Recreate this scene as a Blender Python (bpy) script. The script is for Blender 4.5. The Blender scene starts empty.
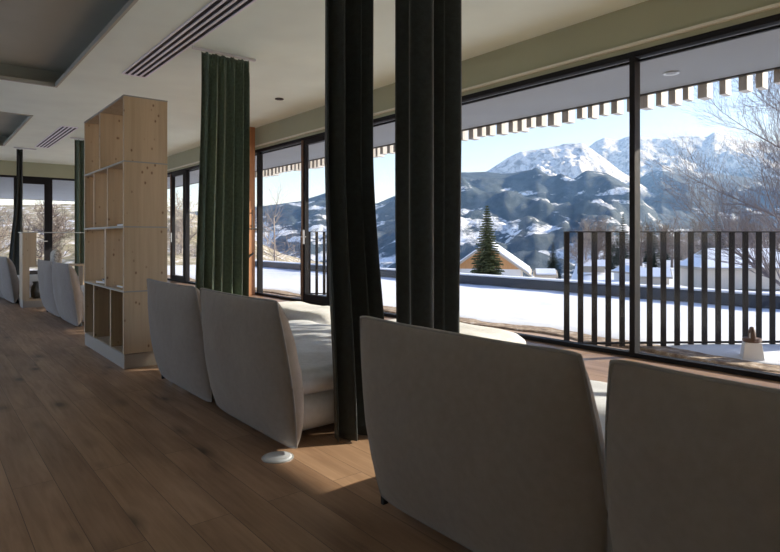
import bpy, bmesh, math, random
from mathutils import Vector, Matrix, noise
random.seed(11)
S = bpy.context.scene
C = S.collection
R = math.radians
PI = math.pi
H = 1.15                       # eye height
F = 580.0                      # focal length in pixels of a 780 px wide picture
UVP = -84.0
HOR = 238.4
FW = Vector((0.6328, 0.7743)); RT = Vector((0.7743, -0.6328))
CEIL = 3.40
WX = 5.40                      # plane of the long window wall
YF = 20.0                      # far wall

def at(u, d):
    """a place d metres ahead in the direction of column u"""
    lat = (u - 390.0) / F * d
    p = FW * d + RT * lat
    return p.x, p.y

def zat(v, d):
    return H - (v - HOR) / F * d

# ------------------------------------------------------------------ materials
def mat(name, col, rough=0.6, metal=0.0, **kw):
    m = bpy.data.materials.new(name); m.use_nodes = True
    b = m.node_tree.nodes['Principled BSDF']
    b.inputs['Base Color'].default_value = (*col, 1)
    b.inputs['Roughness'].default_value = rough
    b.inputs['Metallic'].default_value = metal
    for k, v in kw.items():
        b.inputs[k].default_value = v
    return m

class NG:
    def __init__(s, m): s.t = m.node_tree; s.n = s.t.nodes; s.l = s.t.links; s.b = s.n.get('Principled BSDF')
    def add(s, typ, **kw):
        n = s.n.new(typ)
        for k, v in kw.items():
            if k.startswith('i_'):
                n.inputs[k[2:].replace('_', ' ')].default_value = v
            else: setattr(n, k, v)
        return n
    def link(s, a, b): s.l.new(a, b)
    def coords(s, scale=(1, 1, 1), rot=(0, 0, 0), kind='Object', loc=(0, 0, 0)):
        t = s.add('ShaderNodeTexCoord'); mp = s.add('ShaderNodeMapping')
        mp.inputs['Scale'].default_value = scale; mp.inputs['Rotation'].default_value = rot; mp.inputs['Location'].default_value = loc
        s.link(t.outputs[kind], mp.inputs['Vector']); return mp.outputs['Vector']
    def ramp(s, fac, stops, interp='LINEAR'):
        r = s.add('ShaderNodeValToRGB'); r.color_ramp.interpolation = interp
        e = r.color_ramp.elements
        while len(e) < len(stops): e.new(0.5)
        for k, (p, c) in enumerate(stops):
            e[k].position = p; e[k].color = (*c, 1) if len(c) == 3 else c
        s.link(fac, r.inputs['Fac']); return r.outputs['Color']
    def noise(s, vec, scale, detail=4, rough=0.5, dist=0.0):
        n = s.add('ShaderNodeTexNoise'); n.inputs['Scale'].default_value = scale; n.inputs['Detail'].default_value = detail
        n.inputs['Roughness'].default_value = rough; n.inputs['Distortion'].default_value = dist
        s.link(vec, n.inputs['Vector']); return n.outputs['Fac']
    def mix(s, fac, a, b, mode='MIX'):
        m = s.add('ShaderNodeMix', data_type='RGBA', blend_type=mode)
        for sock, val in ((m.inputs[0], fac), (m.inputs[6], a), (m.inputs[7], b)):
            if hasattr(val, 'links'): s.link(val, sock)
            elif isinstance(val, (int, float)): sock.default_value = val
            else: sock.default_value = (*val, 1)
        return m.outputs[2]
    def math(s, op, a, b=0.0, c=None, clamp=False):
        m = s.add('ShaderNodeMath', operation=op, use_clamp=clamp)
        for sock, val in zip(m.inputs, (a, b, c)):
            if val is None: continue
            if hasattr(val, 'links'): s.link(val, sock)
            else: sock.default_value = val
        return m.outputs[0]
    def bump(s, h, strength=0.2, dist=0.01):
        b = s.add('ShaderNodeBump'); b.inputs['Strength'].default_value = strength; b.inputs['Distance'].default_value = dist
        s.link(h, b.inputs['Height']); s.link(b.outputs['Normal'], s.b.inputs['Normal'])
    def base(s, c): s.link(c, s.b.inputs['Base Color'])

def paint(name, col, rough=0.85):
    m = mat(name, col, rough); g = NG(m)
    v = g.coords()
    f = g.noise(v, 1.3, 3)
    g.base(g.ramp(f, [(0.3, tuple(c * 0.95 for c in col)), (0.7, tuple(min(1, c * 1.04) for c in col))]))
    g.bump(g.noise(v, 120, 2), 0.06, 0.003); return m

def fabric(name, col, weave=700, rough=0.95, sheen=0.25, var=0.06):
    m = mat(name, col, rough); g = NG(m)
    m.node_tree.nodes['Principled BSDF'].inputs['Sheen Weight'].default_value = sheen
    v = g.coords()
    f = g.noise(v, 30, 4)
    c = g.ramp(f, [(0.3, tuple(x * (1 - var) for x in col)), (0.7, tuple(min(1, x * (1 + var)) for x in col))])
    g.base(c)
    v2 = g.coords((weave, weave, weave))
    g.bump(g.math('ADD', g.math('MULTIPLY', g.noise(g.coords(), 9, 3), 1.6), g.math('MULTIPLY', g.noise(v2, 1, 2), 0.35)), 0.35, 0.012); return m

def wood(name, light, dark, knot=(0.12, 0.05, 0.02), grain_axis='Z', rough=0.55, knots=True, kscale=1.0):
    m = mat(name, light, rough); g = NG(m)
    sc = {'Z': (22, 22, 1.1), 'X': (1.1, 22, 22), 'Y': (22, 1.1, 22)}[grain_axis]
    v = g.coords(sc)
    f = g.noise(v, 1.2, 5, 0.55, 0.6)
    c = g.ramp(f, [(0.32, dark), (0.62, light)])
    # broad plank tone
    c = g.mix(0.35, c, g.ramp(g.noise(g.coords((6, 6, 0.4) if grain_axis == 'Z' else (0.4, 6, 6)), 1, 1), [(0.4, dark), (0.6, light)]))
    if knots:
        kv = g.coords({'Z': (5.5 * kscale, 5.5 * kscale, 3.6 * kscale), 'X': (3.6 * kscale, 5.5 * kscale, 5.5 * kscale), 'Y': (5.5 * kscale, 3.6 * kscale, 5.5 * kscale)}[grain_axis])
        vo = g.add('ShaderNodeTexVoronoi'); g.link(kv, vo.inputs['Vector']); vo.inputs['Scale'].default_value = 1.0
        kf = g.ramp(vo.outputs['Distance'], [(0.06, (1, 1, 1)), (0.16, (0, 0, 0))])
        c = g.mix(g.math('MULTIPLY', kf, 0.8), c, knot)
    g.base(c); g.bump(f, 0.08, 0.004); return m

def plank_floor():
    m = mat('oak_planks', (0.2, 0.1, 0.05), 0.36); g = NG(m)
    tc = g.add('ShaderNodeTexCoord'); mp = g.add('ShaderNodeMapping'); mp.inputs['Rotation'].default_value = (0, 0, PI / 2)
    g.link(tc.outputs['Object'], mp.inputs['Vector'])
    br = g.add('ShaderNodeTexBrick'); g.link(mp.outputs['Vector'], br.inputs['Vector'])
    br.offset = 0.37; br.squash = 1.0
    br.inputs['Scale'].default_value = 1.0; br.inputs['Brick Width'].default_value = 2.3; br.inputs['Row Height'].default_value = 0.17
    br.inputs['Mortar Size'].default_value = 0.0016; br.inputs['Mortar Smooth'].default_value = 0.2
    br.inputs['Color1'].default_value = (0, 0, 0, 1); br.inputs['Color2'].default_value = (1, 1, 1, 1); br.inputs['Mortar'].default_value = (0.5, 0.5, 0.5, 1)
    tone = g.ramp(br.outputs['Color'], [(0.0, (0.30, 0.185, 0.115)), (0.5, (0.39, 0.25, 0.16)), (1.0, (0.47, 0.31, 0.20))])
    # shift the grain from plank to plank
    off = g.add('ShaderNodeVectorMath', operation='SCALE'); g.link(br.outputs['Color'], off.inputs[0]); off.inputs['Scale'].default_value = 7.3
    ad = g.add('ShaderNodeVectorMath', operation='ADD'); g.link(tc.outputs['Object'], ad.inputs[0]); g.link(off.outputs[0], ad.inputs[1])
    mg = g.add('ShaderNodeMapping'); mg.inputs['Scale'].default_value = (26, 1.6, 1); g.link(ad.outputs[0], mg.inputs['Vector'])
    f = g.noise(mg.outputs['Vector'], 1.0, 6, 0.6, 1.2)
    gr = g.ramp(f, [(0.3, (0.62, 0.56, 0.5)), (0.62, (1.08, 1.05, 1.0))])
    c = g.mix(1.0, tone, gr, 'MULTIPLY')
    mb = g.add('ShaderNodeMapping'); mb.inputs['Scale'].default_value = (5, 1.2, 1); g.link(ad.outputs[0], mb.inputs['Vector'])
    c = g.mix(0.55, c, g.ramp(g.noise(mb.outputs['Vector'], 1, 3), [(0.35, (0.22, 0.13, 0.08)), (0.65, (0.44, 0.285, 0.18))]))
    mk = g.add('ShaderNodeMapping'); mk.inputs['Scale'].default_value = (6.0, 2.5, 1); g.link(ad.outputs[0], mk.inputs['Vector'])
    vo = g.add('ShaderNodeTexVoronoi'); g.link(mk.outputs['Vector'], vo.inputs['Vector']); vo.inputs['Scale'].default_value = 0.8
    sep = g.add('ShaderNodeSeparateColor'); g.link(vo.outputs['Color'], sep.inputs[0])
    d2 = g.math('ADD', vo.outputs['Distance'], g.math('MULTIPLY', sep.outputs[0], 0.22))
    kf = g.ramp(d2, [(0.10, (1, 1, 1)), (0.2, (0.4, 0.4, 0.4)), (0.36, (0, 0, 0))])
    c = g.mix(g.math('MULTIPLY', kf, 0.85), c, (0.035, 0.018, 0.01))
    c = g.mix(g.math('MULTIPLY', br.outputs['Fac'], 0.75), c, (0.03, 0.017, 0.01))
    g.base(c)
    g.link(g.ramp(f, [(0.2, (0.48, 0.48, 0.48)), (0.8, (0.34, 0.34, 0.34))]), g.b.inputs['Roughness'])
    g.bump(g.math('SUBTRACT', g.math('MULTIPLY', f, 0.3), br.outputs['Fac']), 0.25, 0.004)
    return m

def glass_mat():
    m = bpy.data.materials.new('window_glass'); m.use_nodes = True; t = m.node_tree; t.nodes.clear()
    o = t.nodes.new('ShaderNodeOutputMaterial'); mx = t.nodes.new('ShaderNodeMixShader')
    tr = t.nodes.new('ShaderNodeBsdfTransparent'); tr.inputs[0].default_value = (0.975, 0.985, 0.98, 1)
    gl = t.nodes.new('ShaderNodeBsdfGlossy'); gl.inputs['Roughness'].default_value = 0.0
    lw = t.nodes.new('ShaderNodeLayerWeight'); lw.inputs['Blend'].default_value = 0.5
    pw = t.nodes.new('ShaderNodeMath'); pw.operation = 'POWER'; pw.inputs[1].default_value = 5.0; t.links.new(lw.outputs['Facing'], pw.inputs[0])
    ma = t.nodes.new('ShaderNodeMath'); ma.operation = 'MULTIPLY_ADD'; ma.inputs[1].default_value = 0.25; ma.inputs[2].default_value = 0.008; t.links.new(pw.outputs[0], ma.inputs[0])
    t.links.new(ma.outputs[0], mx.inputs[0]); t.links.new(tr.outputs[0], mx.inputs[1]); t.links.new(gl.outputs[0], mx.inputs[2]); t.links.new(mx.outputs[0], o.inputs[0])
    return m

def snow_mat(name='snow', col=(0.86, 0.88, 0.92), scale=1.0, dirt=False):
    m = mat(name, col, 0.75); g = NG(m)
    v = g.coords((scale, scale, scale))
    c = g.ramp(g.noise(v, 0.8, 5), [(0.3, tuple(x * 0.93 for x in col)), (0.7, col)])
    if dirt:
        c = g.mix(g.ramp(g.noise(v, 2.2, 6, 0.65), [(0.60, (0, 0, 0)), (0.72, (0.6, 0.6, 0.6))]), c, (0.36, 0.31, 0.27))
    g.base(c)
    g.bump(g.noise(v, 4, 5), 0.3, 0.05); return m

def mountain_mat(name, forest, rock, snowline, band, meadow=0.62, sx=0.0016, mz=3.0, top=0):
    m = mat(name, forest, 0.95); g = NG(m)
    tc = g.add('ShaderNodeTexCoord'); sp = g.add('ShaderNodeSeparateXYZ'); g.link(tc.outputs['Object'], sp.inputs[0])
    v = g.coords((1, 1, 1))
    n1 = g.noise(v, sx * 2.2, 8, 0.62, 0.3)
    n2 = g.noise(v, sx * 22, 8, 0.75)
    z = g.math('ADD', sp.outputs['Z'], g.math('MULTIPLY', g.math('SUBTRACT', n1, 0.5), band * 5.5))
    z = g.math('ADD', z, g.math('MULTIPLY', g.math('SUBTRACT', n2, 0.5), band * 4.5))
    alt = g.math('DIVIDE', g.math('SUBTRACT', z, snowline - band * .5), band, clamp=True)
    vm = g.coords((1, 1, mz), rot=(0, 0, 0.6), loc=(320, 75, 0))
    md = g.noise(vm, sx * 2.6, 6, 0.62, 0.4)
    md = g.math('ADD', md, g.math('MULTIPLY', g.math('SUBTRACT', n2, 0.5), 0.10))
    if top: md = g.math('ADD', md, g.math('MULTIPLY', g.math('DIVIDE', sp.outputs['Z'], top, clamp=True), -0.16))
    md = g.ramp(md, [(meadow, (0, 0, 0)), (meadow + 0.025, (1, 1, 1))])
    fo = g.ramp(n2, [(0.38, forest), (0.66, rock)])
    fac = g.math('MAXIMUM', alt, md, clamp=True)
    rk = g.ramp(g.noise(g.coords((1, 1, 0.6)), sx * 12, 9, 0.78, 0.5), [(0.47, (1, 1, 1)), (0.60, (0.12, 0.12, 0.12))])
    fac = g.math('MULTIPLY', fac, rk)
    g.base(g.mix(fac, fo, (0.88, 0.89, 0.92)))
    g.bump(n2, 0.5, 12)
    return m

M = {}
M['floor'] = plank_floor()
M['ceiling'] = paint('ceiling_paint', (0.79, 0.88, 0.79))
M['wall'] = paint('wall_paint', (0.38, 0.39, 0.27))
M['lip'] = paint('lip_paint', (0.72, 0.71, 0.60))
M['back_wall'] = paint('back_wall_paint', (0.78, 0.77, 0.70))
M['recess'] = paint('shaded_recess_paint', (0.44, 0.44, 0.36))  # darker than the ceiling to keep the coffers dim, shade in the colour
M['frame'] = mat('frame_anthracite', (0.012, 0.012, 0.015), 0.6, 0.0, **{'Specular IOR Level': 0.15})
M['railmetal'] = mat('railing_steel', (0.028, 0.025, 0.024), 0.65, 0.0, **{'Specular IOR Level': 0.2})
M['glass'] = glass_mat()
M['pine'] = wood('spruce_board', (0.50, 0.395, 0.275), (0.40, 0.31, 0.21), kscale=2.5)
M['pine_edge'] = wood('spruce_board_edge', (0.52, 0.38, 0.24), (0.40, 0.28, 0.17), knots=False)
M['plinth'] = paint('plinth_laminate', (0.34, 0.305, 0.265), 0.5)
M['steel'] = mat('brushed_steel', (0.52, 0.54, 0.55), 0.4, 0.6)
M['plate'] = mat('dull_steel', (0.30, 0.31, 0.31), 0.5, 0.4)
M['orange_wood'] = wood('larch_veneer', (0.50, 0.235, 0.10), (0.36, 0.155, 0.065), knots=False, kscale=0.5)
M['sash_wood'] = wood('sash_wood', (0.17, 0.10, 0.065), (0.12, 0.07, 0.045), knots=False)
M['sofa'] = fabric("sofa_linen_shaded", (0.275, 0.238, 0.21))  # back fabric darkened to carry the shade on the room side
M['seatfab'] = fabric('sofa_linen_skylit', (0.62, 0.64, 0.68))  # same linen made paler and bluer, skylight put into the seat colour
M['pouf'] = fabric('pouf_linen', (0.74, 0.73, 0.71))
M['piping'] = fabric('sofa_piping', (0.30, 0.29, 0.28), sheen=0.1)
M['velvet'] = fabric('green_velvet', (0.100, 0.145, 0.100), 300, 0.8, 0.3, 0.2)
M['velvet2'] = fabric('blackish_green_velvet', (0.022, 0.031, 0.032), 300, 0.8, 0.2, 0.2)
M['black'] = mat('black_plastic', (0.012, 0.012, 0.012), 0.5)
M['ventframe'] = mat('vent_enamel', (0.88, 0.86, 0.93), 0.45)
M['ventslot'] = mat('vent_slot', (0.02, 0.018, 0.025), 0.7)
M['track'] = mat('track_aluminium', (0.62, 0.63, 0.66), 0.4, 0.3)
M['disc'] = mat('disc_acrylic', (0.72, 0.76, 0.82), 0.12, 0.2)
M['soffit'] = paint('soffit_board', (0.27, 0.29, 0.31), 0.7)
M['fascia'] = mat('fascia_metal', (0.07, 0.065, 0.06), 0.5, 0.3)
M['rafter'] = wood('rafter_wood', (0.60, 0.58, 0.55), (0.44, 0.42, 0.40), knots=False)
M['snow'] = snow_mat()
M['snow_far'] = snow_mat('snow_field', (0.84, 0.86, 0.90), 0.05)
M['deck'] = wood('terrace_deck', (0.56, 0.40, 0.28), (0.42, 0.29, 0.20), grain_axis='X', knots=False)
M['parapet'] = mat('parapet_sheet', (0.050, 0.060, 0.080), 0.5, 0.2)
M['soil'] = None
M['bark'] = mat('tree_bark', (0.16, 0.125, 0.105), 0.9)
M['bark_big'] = mat('greyish_bark', (0.20, 0.165, 0.16), 0.9)
M['bark_pale'] = mat('pale_bark', (0.30, 0.25, 0.21), 0.9)
M['needle'] = mat('spruce_needles', (0.12, 0.135, 0.06), 0.9)
M['needle_dark'] = mat('dark_needles', (0.030, 0.048, 0.034), 0.9)
M['lantern'] = mat('lantern_white', (0.82, 0.82, 0.84), 0.5)
M['lantern_brown'] = mat('lantern_brown', (0.12, 0.07, 0.05), 0.6)
M['plaster'] = paint('house_plaster', (0.74, 0.71, 0.66))
M['beige_plaster'] = paint('beige_plaster', (0.60, 0.52, 0.42))
M['ochre'] = wood('house_timber', (0.62, 0.32, 0.12), (0.46, 0.22, 0.08), knots=False)
M['bargeboard'] = mat('bargeboard_wood', (0.42, 0.36, 0.28), 0.8)
M['housewin'] = mat('house_window', (0.05, 0.055, 0.06), 0.2)
M['brick'] = mat('chimney_brick', (0.30, 0.18, 0.13), 0.9)
M['paper'] = mat('magazine_cover', (0.10, 0.11, 0.12), 0.4)
M['paper2'] = mat('yellow_book_cover', (0.62, 0.40, 0.09), 0.5)
M['paper3'] = mat('pages_white', (0.75, 0.76, 0.78), 0.7)
M['vase'] = mat('vase_glaze', (0.075, 0.07, 0.06), 0.35)
m = mat('cushion_pattern', (0.6, 0.55, 0.48), 0.9); g = NG(m)
g.base(g.ramp(g.noise(g.coords(), 34, 3), [(0.42, (0.32, 0.27, 0.21)), (0.56, (0.66, 0.61, 0.53))])); M['pattern'] = m
m = mat('soil_gravel', (0.2, 0.14, 0.1), 0.95); g = NG(m)
g.base(g.ramp(g.noise(g.coords(), 9, 6, 0.7), [(0.35, (0.16, 0.11, 0.085)), (0.55, (0.40, 0.30, 0.21)), (0.72, (0.70, 0.66, 0.62))])); g.bump(g.noise(g.coords(), 20, 4), 0.6, 0.03); M['soil'] = m
m = mat('hill_scrub', (0.4, 0.35, 0.28), 0.95); g = NG(m)
g.base(g.ramp(g.noise(g.coords(), 0.35, 7, 0.75, 0.3), [(0.34, (0.10, 0.10, 0.055)), (0.45, (0.28, 0.24, 0.14)), (0.55, (0.46, 0.39, 0.28)), (0.62, (0.80, 0.80, 0.82))])); M['hill'] = m

# ------------------------------------------------------------------ mesh helpers
def link(name, bm, material, parent=None, smooth=False, bevel=0.0, seg=2):
    me = bpy.data.meshes.new(name)
    if isinstance(bm, tuple): me.from_pydata(bm[0], [], bm[1])
    else: bm.to_mesh(me); bm.free()
    if smooth:
        for p in me.polygons: p.use_smooth = True
    me.materials.append(material)
    o = bpy.data.objects.new(name, me); C.objects.link(o)
    if parent is not None: o.parent = parent
    if bevel > 0:
        b = o.modifiers.new('bevel', 'BEVEL'); b.width = bevel; b.segments = seg; b.limit_method = 'ANGLE'; b.angle_limit = R(40)
    return o

def tag(o, label=None, cat=None, group=None, kind=None):
    if label: o['label'] = label
    if cat: o['category'] = cat
    if group: o['group'] = group
    if kind: o['kind'] = kind
    return o

def empty(name, loc, rz=0.0):
    o = bpy.data.objects.new(name, None); o.location = loc; o.rotation_euler = (0, 0, rz); o.empty_display_size = 0.2
    C.objects.link(o); return o

def box(bm, x0, x1, y0, y1, z0, z1, mtx=None):
    vs = [Vector((x, y, z)) for z in (z0, z1) for y in (y0, y1) for x in (x0, x1)]
    if mtx is not None: vs = [mtx @ v for v in vs]
    v = [bm.verts.new(p) for p in vs]
    for f in ((0, 2, 3, 1), (4, 5, 7, 6), (0, 1, 5, 4), (2, 6, 7, 3), (0, 4, 6, 2), (1, 3, 7, 5)):
        bm.faces.new([v[i] for i in f])
    return bm

def bx(*a):
    return box(bmesh.new(), *a)

def lathe(bm, prof, n=24, c=(0, 0, 0)):
    rings = []
    for r, z in prof:
        rings.append([bm.verts.new((c[0] + r * math.cos(2 * PI * k / n), c[1] + r * math.sin(2 * PI * k / n), c[2] + z)) for k in range(n)])
    for a, b in zip(rings, rings[1:]):
        for k in range(n): bm.faces.new((a[k], a[(k + 1) % n], b[(k + 1) % n], b[k]))
    bm.faces.new(rings[0][::-1]); bm.faces.new(rings[-1]); return bm

def tube(bm, pts, r, n=8, closed=False):
    pts = [Vector(p) for p in pts]; rings = []; N = len(pts)
    up = Vector((0, 0, 1))
    for i, p in enumerate(pts):
        a = pts[(i - 1) % N] if (closed or i > 0) else p
        b = pts[(i + 1) % N] if (closed or i < N - 1) else p
        t = (b - a).normalized()
        s = t.cross(up)
        if s.length < 1e-3: s = t.cross(Vector((1, 0, 0)))
        s.normalize(); w = s.cross(t)
        rr = r[i] if isinstance(r, (list, tuple)) else r
        rings.append([bm.verts.new(p + (s * math.cos(2 * PI * k / n) + w * math.sin(2 * PI * k / n)) * rr) for k in range(n)])
    m = N if closed else N - 1
    for i in range(m):
        a, b = rings[i], rings[(i + 1) % N]
        for k in range(n): bm.faces.new((a[k], a[(k + 1) % n], b[(k + 1) % n], b[k]))
    if not closed:
        bm.faces.new(rings[0][::-1]); bm.faces.new(rings[-1])
    return bm

def copy_tree(o, parent=None):
    c = o.copy(); C.objects.link(c)
    if parent is not None: c.parent = parent
    for ch in list(o.children): copy_tree(ch, c)
    return c

# ------------------------------------------------------------------ room shell
XL, YB = -3.2, -4.2
tag(link('floor', bx(XL, WX + 0.02, YB, YF, -0.12, 0.0), M['floor']), kind='structure')
# ceiling with two sunken coffers
REC = [(-1.6, 1.62, 5.3, 9.80), (-1.6, 1.66, 12.34, 16.80)]
bm = bmesh.new()
xs = [XL, -1.6, 1.62, 1.66, WX]
ys = [YB, 5.3, 9.80, 12.34, 16.80, YF]
def quad(bm, pts): bm.faces.new([bm.verts.new(p) for p in pts])
for (y0, y1, r) in ((YB, 5.3, None), (5.3, 9.8, REC[0]), (9.8, 12.34, None), (12.34, 16.8, REC[1]), (16.8, YF, None)):
    if r is None: box(bm, XL, WX, y0, y1, CEIL, CEIL + 0.04)
    else:
        box(bm, XL, r[0], y0, y1, CEIL, CEIL + 0.04); box(bm, r[1], WX, y0, y1, CEIL, CEIL + 0.04)
tag(link('ceiling', bm, M['ceiling']), kind='structure')
tag(link('roof_slab', bx(XL - 0.3, WX + 0.3, YB - 0.3, YF + 0.3, CEIL + 0.30, CEIL + 0.45), M['soffit']), kind='structure')
for k, (x0, x1, y0, y1) in enumerate(REC):
    bm = bmesh.new(); w = 0.16; t = 0.02
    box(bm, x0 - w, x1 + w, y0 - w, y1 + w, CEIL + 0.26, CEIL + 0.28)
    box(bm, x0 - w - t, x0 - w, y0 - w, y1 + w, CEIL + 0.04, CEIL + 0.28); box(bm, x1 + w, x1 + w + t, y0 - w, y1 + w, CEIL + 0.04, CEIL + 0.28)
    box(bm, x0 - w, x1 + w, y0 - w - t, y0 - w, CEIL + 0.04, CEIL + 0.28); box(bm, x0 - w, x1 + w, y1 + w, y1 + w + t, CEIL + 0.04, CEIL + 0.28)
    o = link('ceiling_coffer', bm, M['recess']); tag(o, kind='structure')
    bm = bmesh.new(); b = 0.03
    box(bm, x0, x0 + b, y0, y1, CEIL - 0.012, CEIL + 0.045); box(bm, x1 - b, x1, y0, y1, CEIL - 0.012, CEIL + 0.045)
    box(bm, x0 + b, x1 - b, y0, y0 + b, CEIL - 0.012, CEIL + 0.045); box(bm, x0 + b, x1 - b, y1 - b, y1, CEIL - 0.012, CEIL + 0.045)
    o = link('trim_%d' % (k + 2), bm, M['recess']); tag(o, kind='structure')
bm = bx(XL - 0.2, XL, YB, 5.4, 0, CEIL + 0.3); box(bm, XL - 0.2, XL, 5.4, YF, 2.985, CEIL + 0.3)
tag(link('wall_left', bm, M['back_wall']), kind='structure')
tag(link('wall_back', bx(XL, WX + 0.2, YB - 0.2, YB, 0, CEIL + 0.3), M['back_wall']), kind='structure')
HEAD = 2.985
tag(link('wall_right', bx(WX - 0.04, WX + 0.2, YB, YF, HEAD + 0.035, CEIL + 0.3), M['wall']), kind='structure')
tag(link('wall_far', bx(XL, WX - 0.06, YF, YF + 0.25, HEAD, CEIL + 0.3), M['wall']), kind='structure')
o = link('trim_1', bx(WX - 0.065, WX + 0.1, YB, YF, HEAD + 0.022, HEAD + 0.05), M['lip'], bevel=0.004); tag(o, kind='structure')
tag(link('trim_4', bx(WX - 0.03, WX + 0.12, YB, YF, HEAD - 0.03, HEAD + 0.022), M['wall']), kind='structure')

# ------------------------------------------------------------------ glazing
def window(n, y0, y1, left_post=0.05, sash=False):
    """a floor-to-ceiling glass field between two posts of the long wall"""
    w = empty(('door_%d' if sash else 'window_%d') % n, (WX, (y0 + y1) / 2, 0)); tag(w, kind='structure')
    cy = (y0 + y1) / 2; a, b = y0 - cy, y1 - cy
    bm = bmesh.new()
    box(bm, -0.04, 0.06, a, b, 0.0, 0.045); box(bm, -0.04, 0.06, a, b, HEAD - 0.085, HEAD - 0.03)
    link('window_frame', bm, M['frame'], w, bevel=0.004)
    bm = bmesh.new(); box(bm, -0.045, 0.065, b - left_post / 2, b + left_post / 2, 0.0, HEAD - 0.03)
    link('post', bm, M['frame'], w, bevel=0.004)
    if sash:
        bm = bmesh.new(); s = 0.085
        box(bm, -0.055, 0.03, a + 0.03, a + 0.03 + s, 0.05, HEAD - 0.09); box(bm, -0.055, 0.03, b - 0.03 - s, b - 0.03, 0.05, HEAD - 0.09)
        box(bm, -0.055, 0.03, a + 0.03 + s, b - 0.03 - s, 0.05, 0.05 + s + 0.03); box(bm, -0.055, 0.03, a + 0.03 + s, b - 0.03 - s, HEAD - 0.09 - s, HEAD - 0.09)
        sh = link('sash', bm, M['frame'], w, bevel=0.006)
        link('wood_lining', bx(-0.075, -0.055, b - 0.075, b - 0.03, 0.05, HEAD - 0.09), M['sash_wood'], w)
        link('glass_pane', bx(-0.012, 0.012, a + 0.03 + s, b - 0.03 - s, 0.05 + s + 0.03, HEAD - 0.09 - s), M['glass'], sh)
        bm = bx(-0.075, -0.055, b - 0.11, b - 0.075, 1.05, 1.30)
        box(bm, -0.115, -0.075, b - 0.10, b - 0.085, 1.17, 1.185); box(bm, -0.125, -0.108, b - 0.25, b - 0.085, 1.17, 1.185)
        link('handle', bm, M['steel'], sh, bevel=0.002)
    else:
        link('glass_pane', bx(0.0, 0.02, a + 0.02, b - 0.02, 0.045, HEAD - 0.085), M['glass'], w)
        # inner glazing bead under the head
        link('head_bead', bx(0.02, 0.05, a + 0.02, b - 0.02, HEAD - 0.125, HEAD - 0.1), M['frame'], w)
    return w
posts = [YB, -2.65, 0.1, 2.86, 5.6, 8.12, 9.05, 10.8, 12.9, 14.9, 15.95, 18.0, YF]
wn = dn = 1
for y0, y1 in zip(posts, posts[1:]):
    s = abs(y0 - 8.12) < 0.01 or abs(y0 - 14.9) < 0.01
    if s: window(dn, y0, y1, 0.06, True); dn += 1
    else: window(wn, y0, y1, 0.12 if abs(y1 - 14.9) < .01 else 0.055); wn += 1
# far end wall glazing
def far_window(n, x0, x1, sash):
    w = empty(('door_%d' if sash else 'window_%d') % n, ((x0 + x1) / 2, YF, 0)); tag(w, kind='structure')
    cx = (x0 + x1) / 2; a, b = x0 - cx, x1 - cx
    bm = bmesh.new()
    box(bm, a, b, 0.0, 0.1, 0.0, 0.06); box(bm, a, b, 0.0, 0.1, HEAD - 0.06, HEAD); box(bm, a, a + 0.04, 0, 0.1, 0.06, HEAD - 0.06); box(bm, b - 0.04, b, 0, 0.1, 0.06, HEAD - 0.06)
    link('window_frame', bm, M['frame'], w, bevel=0.004)
    s = 0.13 if sash else 0.0
    if sash:
        bm = bmesh.new()
        box(bm, a + 0.04, a + 0.04 + s, -0.02, 0.06, 0.06, HEAD - 0.06); box(bm, b - 0.04 - s, b - 0.04, -0.02, 0.06, 0.06, HEAD - 0.06)
        box(bm, a + 0.04 + s, b - 0.04 - s, -0.02, 0.06, 0.06, 0.2); box(bm, a + 0.04 + s, b - 0.04 - s, -0.02, 0.06, HEAD - 0.22, HEAD - 0.06)
        sh = link('sash', bm, M['frame'], w, bevel=0.004)
        bm = bx(b - 0.13, b - 0.10, -0.07, -0.02, 1.05, 1.08); box(bm, b - 0.25, b - 0.10, -0.08, -0.065, 1.05, 1.08)
        link('handle', bm, M['steel'], sh)
    link('glass_pane', bx(a + 0.04 + s, b - 0.04 - s, 0.03, 0.05, 0.06, HEAD - 0.06), M['glass'], w)
for k, (x0, x1, s) in enumerate([(XL, -0.9, 0), (-0.9, 2.25, 0), (2.25, 3.15, 1), (3.15, 5.28, 0)]):
    if s: far_window(dn, x0, x1, True); dn += 1
    else: far_window(wn, x0, x1, False); wn += 1

# unseen glazing added on the other long side so daylight brightens the room
for y0, y1 in ((5.4, 9.0), (9.0, 12.3), (12.3, 16.2), (16.2, YF)):
    w = empty('window_%d' % wn, (XL - 0.1, (y0 + y1) / 2, 0)); wn += 1; tag(w, kind='structure'); hy = (y1 - y0) / 2
    bm = bmesh.new(); box(bm, -0.05, 0.05, -hy, hy, 0, 0.05); box(bm, -0.05, 0.05, -hy, hy, HEAD - 0.06, HEAD); box(bm, -0.05, 0.05, -hy, -hy + 0.05, 0.05, HEAD - 0.06); box(bm, -0.05, 0.05, hy - 0.05, hy, 0.05, HEAD - 0.06)
    link('window_frame', bm, M['frame'], w); link('glass_pane', bx(-0.01, 0.01, -hy + 0.05, hy - 0.05, 0.05, HEAD - 0.06), M['glass'], w)
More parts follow.
